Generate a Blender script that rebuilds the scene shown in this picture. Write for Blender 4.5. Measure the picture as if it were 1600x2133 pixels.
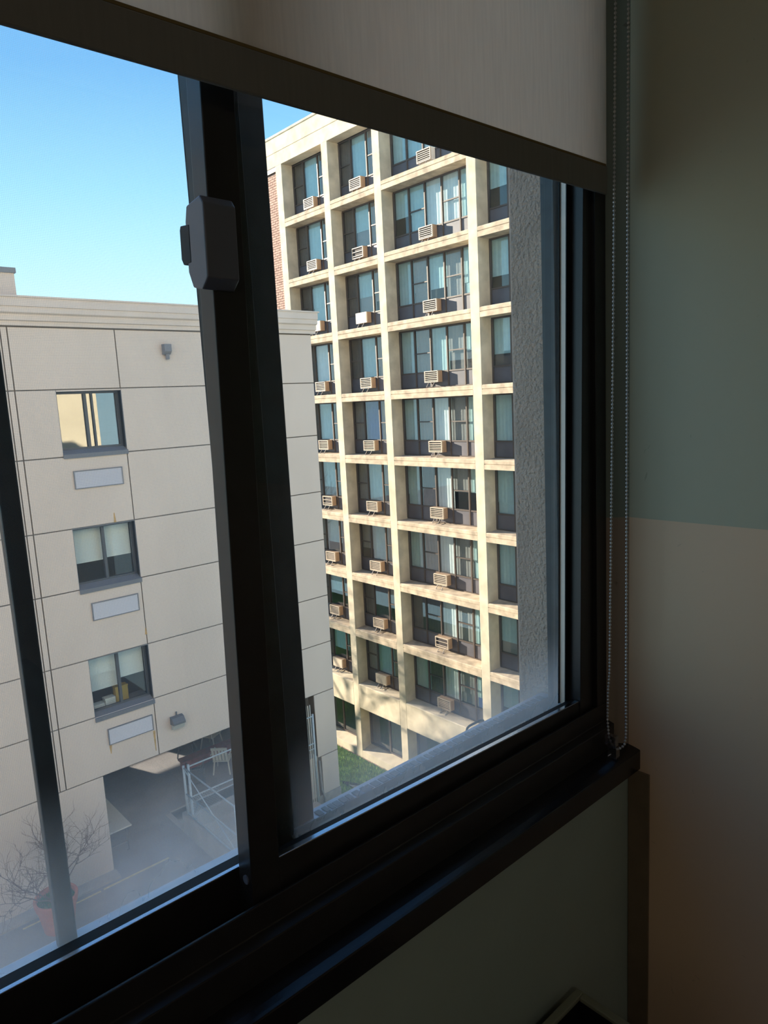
import bpy, bmesh, math, random
from mathutils import Vector, Matrix

# ------------------------------------------------------------------ reset
for o in list(bpy.data.objects):
    bpy.data.objects.remove(o, do_unlink=True)
SC = bpy.context.scene
COL = SC.collection
H = 1.45          # eye height above the room floor (room floor is z = 0)
rnd = random.Random(7)

# ------------------------------------------------------------------ camera
cam = bpy.data.cameras.new('camera')
cam.sensor_fit = 'HORIZONTAL'
cam.sensor_width = 36.0
cam.lens = 36.0 * 1477.75 / 1600.0
cam.clip_start = 0.02
cam.clip_end = 500
co = bpy.data.objects.new('camera', cam)
COL.objects.link(co)
r = Vector((0.74377, -0.6665, -0.05088)).normalized()
f = Vector((0.65346, 0.74101, -0.15455)).normalized()
u = r.cross(f).normalized()
r = f.cross(u).normalized()
M = Matrix((( r.x, u.x, -f.x), (r.y, u.y, -f.y), (r.z, u.z, -f.z))).to_4x4()
M.translation = Vector((0, 0, H))
co.matrix_world = M
SC.camera = co

# ------------------------------------------------------------------ world sky
W = bpy.data.worlds.new('sky'); SC.world = W
W.use_nodes = True
nt = W.node_tree; nt.nodes.clear()
tc = nt.nodes.new('ShaderNodeTexCoord')
sx = nt.nodes.new('ShaderNodeSeparateXYZ')
rp = nt.nodes.new('ShaderNodeValToRGB')
bg = nt.nodes.new('ShaderNodeBackground')
ow = nt.nodes.new('ShaderNodeOutputWorld')
nt.links.new(tc.outputs['Generated'], sx.inputs[0])
nt.links.new(sx.outputs['Z'], rp.inputs[0])
nt.links.new(rp.outputs[0], bg.inputs[0])
nt.links.new(bg.outputs[0], ow.inputs[0])
els = rp.color_ramp.elements
els[0].position = 0.0;  els[0].color = (0.46, 0.66, 0.72, 1)
els[1].position = 1.0;  els[1].color = (0.05, 0.15, 0.36, 1)
for p_, c_ in ((0.15, (0.36, 0.58, 0.68, 1)), (0.27, (0.22, 0.45, 0.62, 1)), (0.39, (0.115, 0.30, 0.54, 1)), (0.65, (0.07, 0.21, 0.45, 1))):
    e = els.new(p_); e.color = c_
bg.inputs[1].default_value = 1.12

# ------------------------------------------------------------------ sun
sl = bpy.data.lights.new('sun', 'SUN')
sl.energy = 9.6
sl.angle = math.radians(0.6)
sl.color = (1.0, 0.88, 0.70)
so = bpy.data.objects.new('sun', sl); COL.objects.link(so)
so.location = (-10, 60, 30)
so.rotation_euler = Vector((-0.349, 0.905, 0.242)).to_track_quat('Z', 'Y').to_euler()

SC.view_settings.view_transform = 'Standard'
SC.view_settings.look = 'None'
SC.view_settings.gamma = 1.0
SC.view_settings.use_curve_mapping = False
SC.view_settings.exposure = 0.9

# ------------------------------------------------------------------ materials
def newmat(name):
    m = bpy.data.materials.new(name); m.use_nodes = True
    return m, m.node_tree, m.node_tree.nodes['Principled BSDF']

def mat(name, col, rough=0.6, spec=0.3, var=0.0, vscale=3.0, bump=0.0, bscale=60.0, metal=0.0, streak=0.0, bdist=None):
    m, nt, b = newmat(name)
    b.inputs['Roughness'].default_value = rough
    b.inputs['Specular IOR Level'].default_value = spec
    b.inputs['Metallic'].default_value = metal
    b.inputs['Base Color'].default_value = (*col, 1)
    tcn = nt.nodes.new('ShaderNodeTexCoord')
    if var or streak:
        n = nt.nodes.new('ShaderNodeTexNoise'); n.inputs['Scale'].default_value = vscale
        n.inputs['Detail'].default_value = 6
        mp = nt.nodes.new('ShaderNodeMapping')
        if streak: mp.inputs['Scale'].default_value = (1, 1, streak)
        nt.links.new(tcn.outputs['Object'], mp.inputs[0]); nt.links.new(mp.outputs[0], n.inputs[0])
        rr = nt.nodes.new('ShaderNodeMapRange')
        rr.inputs[1].default_value = 0.3; rr.inputs[2].default_value = 0.7
        rr.inputs[3].default_value = 1 - var; rr.inputs[4].default_value = 1 + var
        nt.links.new(n.outputs[0], rr.inputs[0])
        mx = nt.nodes.new('ShaderNodeVectorMath'); mx.operation = 'SCALE'
        mx.inputs[0].default_value = col
        nt.links.new(rr.outputs[0], mx.inputs['Scale'])
        nt.links.new(mx.outputs[0], b.inputs['Base Color'])
    if bump:
        n2 = nt.nodes.new('ShaderNodeTexNoise'); n2.inputs['Scale'].default_value = bscale
        n2.inputs['Detail'].default_value = 5
        nt.links.new(tcn.outputs['Object'], n2.inputs[0])
        bp = nt.nodes.new('ShaderNodeBump'); bp.inputs['Strength'].default_value = bump
        bp.inputs['Distance'].default_value = bdist or 0.3 / bscale
        nt.links.new(n2.outputs[0], bp.inputs['Height']); nt.links.new(bp.outputs[0], b.inputs['Normal'])
    return m

def glassmat(name, tint=(0.9, 0.95, 0.95), refl=0.06, edge=1.0, rough=0.0):
    m = bpy.data.materials.new(name); m.use_nodes = True
    nt = m.node_tree; nt.nodes.clear()
    out = nt.nodes.new('ShaderNodeOutputMaterial')
    t = nt.nodes.new('ShaderNodeBsdfTransparent'); t.inputs[0].default_value = (*tint, 1)
    g = nt.nodes.new('ShaderNodeBsdfGlossy'); g.inputs['Roughness'].default_value = rough
    lw0 = nt.nodes.new('ShaderNodeLayerWeight'); lw0.inputs[0].default_value = 0.5
    lw = nt.nodes.new('ShaderNodeMath'); lw.operation = 'POWER'; lw.inputs[1].default_value = 4.0
    nt.links.new(lw0.outputs['Facing'], lw.inputs[0])
    ma = nt.nodes.new('ShaderNodeMath'); ma.operation = 'MULTIPLY_ADD'
    ma.inputs[1].default_value = edge; ma.inputs[2].default_value = refl
    ma.use_clamp = True
    nt.links.new(lw.outputs[0], ma.inputs[0])
    mx = nt.nodes.new('ShaderNodeMixShader')
    nt.links.new(ma.outputs[0], mx.inputs[0]); nt.links.new(t.outputs[0], mx.inputs[1]); nt.links.new(g.outputs[0], mx.inputs[2])
    nt.links.new(mx.outputs[0], out.inputs[0])
    return m

def dusty_glass(name, zlow, ztop):
    """clear pane with a film of dust that has settled towards its lower edge"""
    m = glassmat(name, (0.985, 0.992, 0.992), 0.02, 0.85)
    nt = m.node_tree
    out = [n for n in nt.nodes if n.type == 'OUTPUT_MATERIAL'][0]
    base = out.inputs[0].links[0].from_socket
    tc = nt.nodes.new('ShaderNodeTexCoord'); s = nt.nodes.new('ShaderNodeSeparateXYZ')
    nt.links.new(tc.outputs['Object'], s.inputs[0])
    mr = nt.nodes.new('ShaderNodeMapRange'); mr.interpolation_type = 'SMOOTHSTEP'
    mr.inputs[1].default_value = ztop; mr.inputs[2].default_value = zlow
    mr.inputs[3].default_value = 0.012; mr.inputs[4].default_value = 0.30
    nt.links.new(s.outputs['Z'], mr.inputs[0])
    n = nt.nodes.new('ShaderNodeTexNoise'); n.inputs['Scale'].default_value = 9; n.inputs['Detail'].default_value = 7
    mp = nt.nodes.new('ShaderNodeMapping'); mp.inputs['Scale'].default_value = (3, 1, 0.7)
    nt.links.new(tc.outputs['Object'], mp.inputs[0]); nt.links.new(mp.outputs[0], n.inputs[0])
    r2 = nt.nodes.new('ShaderNodeMapRange'); r2.inputs[1].default_value = 0.25; r2.inputs[2].default_value = 0.75
    r2.inputs[3].default_value = 0.85; r2.inputs[4].default_value = 1.12
    nt.links.new(n.outputs[0], r2.inputs[0])
    mu = nt.nodes.new('ShaderNodeMath'); mu.operation = 'MULTIPLY'; mu.use_clamp = True
    nt.links.new(mr.outputs[0], mu.inputs[0]); nt.links.new(r2.outputs[0], mu.inputs[1])
    d = nt.nodes.new('ShaderNodeBsdfTranslucent'); d.inputs[0].default_value = (0.8, 0.8, 0.8, 1)
    mx = nt.nodes.new('ShaderNodeMixShader')
    nt.links.new(mu.outputs[0], mx.inputs[0]); nt.links.new(base, mx.inputs[1]); nt.links.new(d.outputs[0], mx.inputs[2])
    nt.links.new(mx.outputs[0], out.inputs[0])
    return m

def screen_mat(name, pitch=0.0016, wire=0.16):
    m = bpy.data.materials.new(name); m.use_nodes = True
    nt = m.node_tree; nt.nodes.clear()
    out = nt.nodes.new('ShaderNodeOutputMaterial')
    tc = nt.nodes.new('ShaderNodeTexCoord'); s = nt.nodes.new('ShaderNodeSeparateXYZ')
    nt.links.new(tc.outputs['Object'], s.inputs[0])
    outs = []
    for ax in ('X', 'Z'):
        a = nt.nodes.new('ShaderNodeMath'); a.operation = 'DIVIDE'; a.inputs[1].default_value = pitch
        nt.links.new(s.outputs[ax], a.inputs[0])
        b = nt.nodes.new('ShaderNodeMath'); b.operation = 'FRACT'; nt.links.new(a.outputs[0], b.inputs[0])
        c = nt.nodes.new('ShaderNodeMath'); c.operation = 'LESS_THAN'; c.inputs[1].default_value = wire
        nt.links.new(b.outputs[0], c.inputs[0]); outs.append(c)
    mx_ = nt.nodes.new('ShaderNodeMath'); mx_.operation = 'MAXIMUM'
    nt.links.new(outs[0].outputs[0], mx_.inputs[0]); nt.links.new(outs[1].outputs[0], mx_.inputs[1])
    fac = nt.nodes.new('ShaderNodeMath'); fac.operation = 'MULTIPLY'; fac.inputs[1].default_value = 0.16
    nt.links.new(mx_.outputs[0], fac.inputs[0])
    t = nt.nodes.new('ShaderNodeBsdfTransparent')
    d = nt.nodes.new('ShaderNodeBsdfTranslucent'); d.inputs[0].default_value = (0.55, 0.55, 0.55, 1)
    mx = nt.nodes.new('ShaderNodeMixShader')
    nt.links.new(fac.outputs[0], mx.inputs[0]); nt.links.new(t.outputs[0], mx.inputs[1]); nt.links.new(d.outputs[0], mx.inputs[2])
    nt.links.new(mx.outputs[0], out.inputs[0])
    return m

def two_tone(name, zline, low, high):
    """painted wall: tan dado below a line, green above, with scuffs"""
    m, nt, b = newmat(name)
    b.inputs['Roughness'].default_value = 0.5
    b.inputs['Specular IOR Level'].default_value = 0.25
    geo = nt.nodes.new('ShaderNodeNewGeometry'); s = nt.nodes.new('ShaderNodeSeparateXYZ')
    nt.links.new(geo.outputs['Position'], s.inputs[0])
    n = nt.nodes.new('ShaderNodeTexNoise'); n.inputs['Scale'].default_value = 8; n.inputs['Detail'].default_value = 2
    nt.links.new(geo.outputs['Position'], n.inputs[0])
    ma = nt.nodes.new('ShaderNodeMath'); ma.operation = 'MULTIPLY_ADD'; ma.inputs[1].default_value = 0.003
    nt.links.new(n.outputs[0], ma.inputs[0]); nt.links.new(s.outputs['Z'], ma.inputs[2])
    gt = nt.nodes.new('ShaderNodeMath'); gt.operation = 'GREATER_THAN'; gt.inputs[1].default_value = zline
    nt.links.new(ma.outputs[0], gt.inputs[0])
    mc = nt.nodes.new('ShaderNodeMix'); mc.data_type = 'RGBA'
    mc.inputs['A'].default_value = (*low, 1); mc.inputs['B'].default_value = (*high, 1)
    nt.links.new(gt.outputs[0], mc.inputs['Factor'])
    # thin scuffs
    n2 = nt.nodes.new('ShaderNodeTexNoise'); n2.inputs['Scale'].default_value = 22; n2.inputs['Detail'].default_value = 8
    n2.inputs['Distortion'].default_value = 1.5
    nt.links.new(geo.outputs['Position'], n2.inputs[0])
    mr = nt.nodes.new('ShaderNodeMapRange'); mr.inputs[1].default_value = 0.70; mr.inputs[2].default_value = 0.76
    mr.inputs[3].default_value = 0.0; mr.inputs[4].default_value = 0.45
    nt.links.new(n2.outputs[0], mr.inputs[0])
    m2 = nt.nodes.new('ShaderNodeMix'); m2.data_type = 'RGBA'
    m2.inputs['B'].default_value = (0.05, 0.04, 0.035, 1)
    nt.links.new(mr.outputs[0], m2.inputs['Factor']); nt.links.new(mc.outputs['Result'], m2.inputs['A'])
    nt.links.new(m2.outputs['Result'], b.inputs['Base Color'])
    n3 = nt.nodes.new('ShaderNodeTexNoise'); n3.inputs['Scale'].default_value = 45
    nt.links.new(geo.outputs['Position'], n3.inputs[0])
    bp = nt.nodes.new('ShaderNodeBump'); bp.inputs['Strength'].default_value = 0.15; bp.inputs['Distance'].default_value = 0.004
    nt.links.new(n3.outputs[0], bp.inputs['Height']); nt.links.new(bp.outputs[0], b.inputs['Normal'])
    return m

def fabric_mat(name, col, trans):
    m = bpy.data.materials.new(name); m.use_nodes = True
    nt = m.node_tree; nt.nodes.clear()
    out = nt.nodes.new('ShaderNodeOutputMaterial')
    d = nt.nodes.new('ShaderNodeBsdfDiffuse'); t = nt.nodes.new('ShaderNodeBsdfTranslucent')
    d.inputs[0].default_value = (*col, 1); t.inputs[0].default_value = (*col, 1)
    tc = nt.nodes.new('ShaderNodeTexCoord'); mp = nt.nodes.new('ShaderNodeMapping'); mp.inputs['Scale'].default_value = (220, 1, 14)
    n = nt.nodes.new('ShaderNodeTexNoise'); n.inputs['Scale'].default_value = 1.0
    nt.links.new(tc.outputs['Object'], mp.inputs[0]); nt.links.new(mp.outputs[0], n.inputs[0])
    mr = nt.nodes.new('ShaderNodeMapRange'); mr.inputs[3].default_value = 0.9; mr.inputs[4].default_value = 1.08
    nt.links.new(n.outputs[0], mr.inputs[0])
    v = nt.nodes.new('ShaderNodeVectorMath'); v.operation = 'SCALE'; v.inputs[0].default_value = col
    nt.links.new(mr.outputs[0], v.inputs['Scale'])
    nt.links.new(v.outputs[0], d.inputs[0]); nt.links.new(v.outputs[0], t.inputs[0])
    mx = nt.nodes.new('ShaderNodeMixShader'); mx.inputs[0].default_value = trans
    nt.links.new(d.outputs[0], mx.inputs[1]); nt.links.new(t.outputs[0], mx.inputs[2])
    nt.links.new(mx.outputs[0], out.inputs[0])
    return m

MT = dict(
    bronze=mat('dark bronze anodised metal', (0.020, 0.019, 0.020), 0.33, 0.45, 0.15, 30),
    sill=mat('glossy black sill paint', (0.012, 0.012, 0.014), 0.20, 0.5, 0.3, 20, 0.05, 120),
    bead=mat('pale vinyl glazing bead', (0.85, 0.79, 0.70), 0.3, 0.5),
    beadmetal=mat('polished aluminium bead', (0.62, 0.68, 0.78), 0.16, 0.5, metal=1.0),
    rust=mat('rust stain', (0.50, 0.32, 0.14), 0.9, 0.1, 0.2, 12),
    gasket=mat('black rubber gasket', (0.01, 0.01, 0.012), 0.5, 0.3),
    storm=mat('dark teal painted aluminium', (0.022, 0.032, 0.036), 0.4, 0.4, 0.3, 40),
    storm_rail=mat('weathered pale aluminium', (0.46, 0.50, 0.58), 0.42, 0.5, 0.15, 30, metal=0.6),
    latch=mat('grey cast latch metal', (0.13, 0.14, 0.18), 0.35, 0.5),
    steel=mat('bright steel', (0.6, 0.6, 0.60), 0.3, 0.5, metal=0.55),
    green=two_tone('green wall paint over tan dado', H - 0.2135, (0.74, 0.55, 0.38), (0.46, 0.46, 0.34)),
    return_paint=two_tone('darker paint of the return', H - 0.2135, (0.30, 0.24, 0.19), (0.19, 0.23, 0.20)),  # same two tones as the side wall, darker on the return
    green_low=mat('grey green wall paint', (0.33, 0.40, 0.36), 0.5, 0.25, 0.05, 5, 0.15, 45),
    tantrim=mat('brown painted trim', (0.20, 0.15, 0.10), 0.5, 0.3, 0.1, 20),
    plain=mat('dull room paint', (0.62, 0.60, 0.54), 0.7, 0.2, 0.05, 3),
    floor=mat('dark vinyl floor', (0.06, 0.055, 0.05), 0.5, 0.3, 0.2, 10),
    blind=fabric_mat('beige translucent shade cloth', (0.90, 0.80, 0.70), 0.64),
    hem=fabric_mat('doubled shade cloth', (0.22, 0.21, 0.19), 0.04),
    seam=mat('ochre seam edge', (0.20, 0.14, 0.06), 0.7, 0.1),
    clear=glassmat('clear plastic', (0.72, 0.75, 0.84), 0.30, 1.0),
    binmat=mat('pale green bin rim', (0.22, 0.23, 0.17), 0.5, 0.3),
    bininside=mat('black bin liner', (0.008, 0.008, 0.010), 0.45, 0.3),
    stucco=mat('rough grey brown stucco', (0.50, 0.38, 0.29), 0.9, 0.1, 0.10, 14, 1.0, 140, bdist=0.010),
    facade=mat('cream stucco', (0.62, 0.54, 0.40), 0.9, 0.1, 0.06, 1.2),
    tan=mat('tan insulated render panel', (0.66, 0.55, 0.48), 0.85, 0.15, 0.05, 0.9, 0.2, 30, streak=0.4),
    tan_core=mat('joint shadow grey backing', (0.16, 0.135, 0.115), 0.9, 0.1),
    cornice=mat('tan cornice moulding', (0.66, 0.56, 0.50), 0.85, 0.15, 0.05, 2),
    plinth=mat('stained grey plinth', (0.33, 0.30, 0.28), 0.9, 0.1, 0.2, 6),
    roofcap=mat('dark metal cap', (0.20, 0.21, 0.23), 0.5, 0.4),
    tan_frame=mat('dark grey window aluminium', (0.07, 0.075, 0.085), 0.4, 0.4),
    tan_sill=mat('grey slate sill', (0.16, 0.165, 0.185), 0.5, 0.35),
    tan_glass=glassmat('office glass', (0.85, 0.90, 0.90), 0.25, 1.0),
    tan_glass2=glassmat('plain glass', (0.95, 0.97, 0.97), 0.03, 0.8),
    white_blind=mat('white roller shade', (0.72, 0.74, 0.72), 0.8, 0.1),
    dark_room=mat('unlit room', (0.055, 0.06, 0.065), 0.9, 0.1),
    yellow_thing=mat('yellow cardboard', (0.55, 0.34, 0.06), 0.7, 0.2),
    grille=mat('pale lilac grey louvre', (0.58, 0.57, 0.62), 0.5, 0.3),
    grille_frame=mat('louvre frame grey', (0.20, 0.20, 0.22), 0.5, 0.3),
    lampbody=mat('grey lamp housing', (0.13, 0.135, 0.15), 0.45, 0.4),
    lampglass=mat('frosted lamp lens', (0.45, 0.45, 0.42), 0.3, 0.5),
    conc=mat('tower cream concrete', (0.59, 0.51, 0.39), 0.9, 0.1, 0.18, 2.2, 0.5, 40),
    ledge=mat('weathered ledge concrete', (0.50, 0.41, 0.31), 0.9, 0.1, 0.30, 3, 0.4, 30),
    brick=mat('pink clay brick', (0.42, 0.28, 0.23), 0.9, 0.1, 0.2, 5),
    mortar=mat('dark mortar', (0.14, 0.10, 0.09), 0.95, 0.05),
    twframe=mat('dark brown window frame', (0.085, 0.065, 0.055), 0.45, 0.4),
    twglass=glassmat('tower glass', (0.92, 0.96, 0.97), 0.08, 1.0),
    spandrel=mat('slate spandrel panel', (0.10, 0.095, 0.11), 0.4, 0.45, 0.15, 3),
    cur_teal=mat('pale teal curtain', (0.50, 0.66, 0.66), 0.8, 0.1, 0.06, 8),
    cur_white=mat('white curtain', (0.80, 0.82, 0.80), 0.8, 0.1, 0.05, 8),
    cur_grey=mat('grey slatted shade', (0.36, 0.33, 0.31), 0.8, 0.1, 0.08, 20),
    cur_navy=mat('blue drape', (0.10, 0.17, 0.42), 0.8, 0.1, 0.1, 10),
    cur_dark=mat('dark drape', (0.10, 0.09, 0.095), 0.8, 0.1, 0.1, 10),
    ac_tan=mat('tan air conditioner casing', (0.36, 0.25, 0.17), 0.55, 0.3, 0.08, 6),
    ac_white=mat('white air conditioner casing', (0.75, 0.73, 0.70), 0.5, 0.3),
    ac_front=mat('pale louvre slat', (0.52, 0.43, 0.34), 0.5, 0.3),
    ac_dark=mat('dark grille cavity', (0.06, 0.05, 0.05), 0.7, 0.2),
    bracket=mat('grey bracket steel', (0.30, 0.27, 0.25), 0.5, 0.4),
    asphalt=mat('grey yard paving', (0.27, 0.26, 0.27), 0.9, 0.1, 0.16, 1.1, 0.4, 20),
    pave=mat('pale concrete paving', (0.50, 0.44, 0.38), 0.9, 0.1, 0.1, 1.5),
    wallconc=mat('concrete wall', (0.40, 0.36, 0.33), 0.9, 0.1, 0.12, 2),
    line=mat('worn yellow line paint', (0.62, 0.48, 0.26), 0.8, 0.1, 0.2, 9),
    galv=mat('galvanised steel', (0.44, 0.49, 0.52), 0.45, 0.5, 0.1, 12),
    tabletop=mat('grey beige plastic table top', (0.62, 0.58, 0.50), 0.5, 0.3),
    tableleg=mat('dark table leg', (0.10, 0.10, 0.11), 0.5, 0.4),
    plastic=mat('white garden plastic', (0.72, 0.69, 0.62), 0.5, 0.3),
    darkplastic=mat('charcoal plastic', (0.09, 0.10, 0.115), 0.5, 0.3),
    red=mat('faded red paint', (0.30, 0.07, 0.06), 0.6, 0.2, 0.2, 6),
    terracotta=mat('terracotta', (0.52, 0.17, 0.12), 0.7, 0.2, 0.12, 8),
    soilgreen=mat('green ground cover', (0.08, 0.17, 0.06), 0.9, 0.1, 0.4, 30, 1.0, 60),
    bark=mat('bare twig bark', (0.16, 0.11, 0.10), 0.9, 0.1),
    lawn=mat('lawn soil green', (0.10, 0.22, 0.05), 0.95, 0.05, 0.35, 3),
    blade=mat('grass blades', (0.30, 0.46, 0.11), 0.8, 0.1, 0.35, 1.5),
    grate=mat('pale grate metal', (0.62, 0.62, 0.58), 0.5, 0.4),
    pit=mat('dark pit', (0.04, 0.045, 0.045), 0.9, 0.1),
)
screen_m = screen_mat('insect screen mesh')
pane_r = dusty_glass('dusty pane right', -0.435, -0.29)      # heights within each sash
pane_l = dusty_glass('dusty pane left', 0.025, 0.22)

# ------------------------------------------------------------------ mesh helpers
class MB:
    def __init__(s): s.v = []; s.f = []
    def box(s, x0, x1, y0, y1, z0, z1):
        n = len(s.v)
        if x0 > x1: x0, x1 = x1, x0
        if y0 > y1: y0, y1 = y1, y0
        if z0 > z1: z0, z1 = z1, z0
        s.v += [(x0,y0,z0),(x1,y0,z0),(x1,y1,z0),(x0,y1,z0),(x0,y0,z1),(x1,y0,z1),(x1,y1,z1),(x0,y1,z1)]
        s.f += [tuple(n+i for i in q) for q in ((0,3,2,1),(4,5,6,7),(0,1,5,4),(1,2,6,5),(2,3,7,6),(3,0,4,7))]
        return s
    def prism_x(s, poly, x0, x1):      # poly: (y,z) outline swept along X
        n = len(s.v); k = len(poly)
        s.v += [(x0, y, z) for y, z in poly] + [(x1, y, z) for y, z in poly]
        for i in range(k):
            j = (i+1) % k; s.f.append((n+i, n+j, n+k+j, n+k+i))
        s.f.append(tuple(n+i for i in reversed(range(k)))); s.f.append(tuple(n+k+i for i in range(k)))
        return s
    def prism_y(s, poly, y0, y1):      # poly: (x,z)
        n = len(s.v); k = len(poly)
        s.v += [(x, y0, z) for x, z in poly] + [(x, y1, z) for x, z in poly]
        for i in range(k):
            j = (i+1) % k; s.f.append((n+i, n+j, n+k+j, n+k+i))
        s.f.append(tuple(n+i for i in reversed(range(k)))); s.f.append(tuple(n+k+i for i in range(k)))
        return s
    def prism_z(s, poly, z0, z1):      # poly: (x,y)
        n = len(s.v); k = len(poly)
        s.v += [(x, y, z0) for x, y in poly] + [(x, y, z1) for x, y in poly]
        for i in range(k):
            j = (i+1) % k; s.f.append((n+i, n+j, n+k+j, n+k+i))
        s.f.append(tuple(n+i for i in reversed(range(k)))); s.f.append(tuple(n+k+i for i in range(k)))
        return s
    def tube(s, pts, r, n=6, r2=None):
        pts = [Vector(p) for p in pts]; m = len(pts); base = len(s.v)
        for i, p in enumerate(pts):
            d = (pts[min(i+1, m-1)] - pts[max(i-1, 0)]).normalized()
            a = d.cross(Vector((0, 0, 1)))
            if a.length < 1e-3: a = d.cross(Vector((1, 0, 0)))
            a.normalize(); b = d.cross(a)
            rr = r if r2 is None else r + (r2 - r) * i / (m-1)
            for k in range(n):
                t = 2*math.pi*k/n
                s.v.append(tuple(p + a*math.cos(t)*rr + b*math.sin(t)*rr))
        for i in range(m-1):
            for k in range(n):
                k2 = (k+1) % n
                s.f.append((base+i*n+k, base+i*n+k2, base+(i+1)*n+k2, base+(i+1)*n+k))
        s.f.append(tuple(base+k for k in reversed(range(n)))); s.f.append(tuple(base+(m-1)*n+k for k in range(n)))
        return s
    def lathe(s, prof, cx, cy, n=32):  # prof: (r,z)
        base = len(s.v); m = len(prof)
        for rr, z in prof:
            for k in range(n):
                t = 2*math.pi*k/n; s.v.append((cx+rr*math.cos(t), cy+rr*math.sin(t), z))
        for i in range(m-1):
            for k in range(n):
                k2 = (k+1) % n
                s.f.append((base+i*n+k, base+i*n+k2, base+(i+1)*n+k2, base+(i+1)*n+k))
        return s
    def ball(s, c, r, n=6, m=4):
        base = len(s.v); cx, cy, cz = c
        s.v.append((cx, cy, cz - r))
        for i in range(1, m):
            t = math.pi*i/m - math.pi/2
            for k in range(n):
                a = 2*math.pi*k/n
                s.v.append((cx+r*math.cos(t)*math.cos(a), cy+r*math.cos(t)*math.sin(a), cz+r*math.sin(t)))
        s.v.append((cx, cy, cz + r)); top = len(s.v)-1
        for k in range(n): s.f.append((base, base+1+(k+1) % n, base+1+k))
        for i in range(m-2):
            for k in range(n):
                a = base+1+i*n; k2 = (k+1) % n
                s.f.append((a+k, a+k2, a+n+k2, a+n+k))
        a = base+1+(m-2)*n
        for k in range(n): s.f.append((a+k, a+(k+1) % n, top))
        return s

def mesh(name, mb, m, org=(0, 0, 0), smooth=False):
    me = bpy.data.meshes.new(name)
    ox, oy, oz = org
    me.from_pydata([(x-ox, y-oy, z-oz) for x, y, z in mb.v], [], mb.f)
    me.update()
    if m: me.materials.append(MT[m] if isinstance(m, str) else m)
    if smooth:
        for p in me.polygons: p.use_smooth = True
    return me

def link(name, me, parent=None, loc=(0, 0, 0)):
    o = bpy.data.objects.new(name, me); COL.objects.link(o)
    if parent is not None: o.parent = parent
    o.location = loc
    return o

def bev(o, w=0.0015, seg=2):
    b = o.modifiers.new('bevel', 'BEVEL'); b.width = w; b.segments = seg; b.limit_method = 'ANGLE'
    return o

def tag(o, label=None, cat=None, group=None, kind=None):
    if label: o['label'] = label
    if cat: o['category'] = cat
    if group: o['group'] = group
    if kind: o['kind'] = kind
    return o

ORG = {}
def thing(name, base, label, cat, group=None, kind=None):
    """an Empty at the base of the thing; base is in eye-level coordinates"""
    o = link(name, None, None, (base[0], base[1], base[2] + H))
    o.empty_display_size = 0.05
    ORG[o.name] = base
    return tag(o, label, cat, group, kind)

def part(root, name, mb, m, bevel=0, smooth=False, label=None, kind=None, mid=None):
    """a mesh part; mb in eye-level coordinates"""
    org = ORG[root.name]
    me = mesh(name, mb, m, org, smooth)
    o = link(name, me, mid or root)
    if bevel: bev(o, bevel)
    if label: o['label'] = label
    if kind: o['kind'] = kind
    return o

def solid(name, mb, m, base=None, label=None, cat=None, kind=None, bevel=0, smooth=False, group=None):
    """a one-mesh thing or piece of the setting"""
    if base is None:
        xs = [v[0] for v in mb.v]; ys = [v[1] for v in mb.v]; zs = [v[2] for v in mb.v]
        base = ((min(xs)+max(xs))/2, (min(ys)+max(ys))/2, min(zs))
    o = link(name, mesh(name, mb, m, base, smooth), None, (base[0], base[1], base[2] + H))
    ORG[o.name] = base
    if bevel: bev(o, bevel)
    return tag(o, label, cat, group, kind)

B = lambda *a: MB().box(*a)

# =================================================================== ROOM SHELL
XR, YW = 1.0912, 0.6118
FL, CE = -1.45, 1.25
XL, YB = -2.4, -3.2
WL = -1.5                                   # left end of the window opening
OPZ0, OPZ1 = -0.665, 1.0
solid('floor', B(XL, XR, YB, YW, FL-0.1, FL), 'floor', label='dark vinyl floor of the room', kind='structure')
solid('ceiling', B(XL, XR, YB, YW, CE, CE+0.1), 'plain', label='plain room ceiling', kind='structure')
solid('wall_right', B(XR, XR+0.12, YB, YW, FL, CE), 'green', label='side wall painted green above and tan below', kind='structure')
solid('wall_left', B(XL-0.12, XL, YB, YW, FL, CE), 'plain', label='far side wall of the room', kind='structure')
solid('wall_back', B(XL, XR, YB-0.12, YB, FL, CE), 'plain', label='wall behind the viewer', kind='structure')
w = MB()
w.box(XL, XR, YW, 0.79, FL, OPZ0)
w.box(XL, WL, YW, 0.79, OPZ0, CE)
w.box(XL, XR+0.12, YW, 0.79, OPZ1, CE)
solid('wall_front', w, 'green_low', label='grey green wall below the window sill', kind='structure')
# splayed return between window frame and side wall
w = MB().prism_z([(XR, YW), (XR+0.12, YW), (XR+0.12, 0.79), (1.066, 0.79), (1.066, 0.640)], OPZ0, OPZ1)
solid('wall_return', w, 'return_paint', label='narrow splayed wall return beside the window frame', kind='structure')
w = B(XR-0.004, XR, 0.571, YW-0.001, FL, -0.668)
solid('trim_1', w, 'tantrim', label='brown trim strip in the corner under the sill', kind='structure', bevel=0.001)

# ------------------------------------------------------------------ window sill
w = MB().prism_x([(0.589, -0.628), (0.589, -0.6645), (0.66, -0.6645), (0.66, -0.6225), (0.625, -0.6230), (0.612, -0.6238), (0.602, -0.6252), (0.594, -0.6268)], WL-0.2, XR)
solid('window_sill', w, 'sill', label='long glossy black sill under the sliding window', cat='sill', kind='structure', bevel=0.0015)

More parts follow.
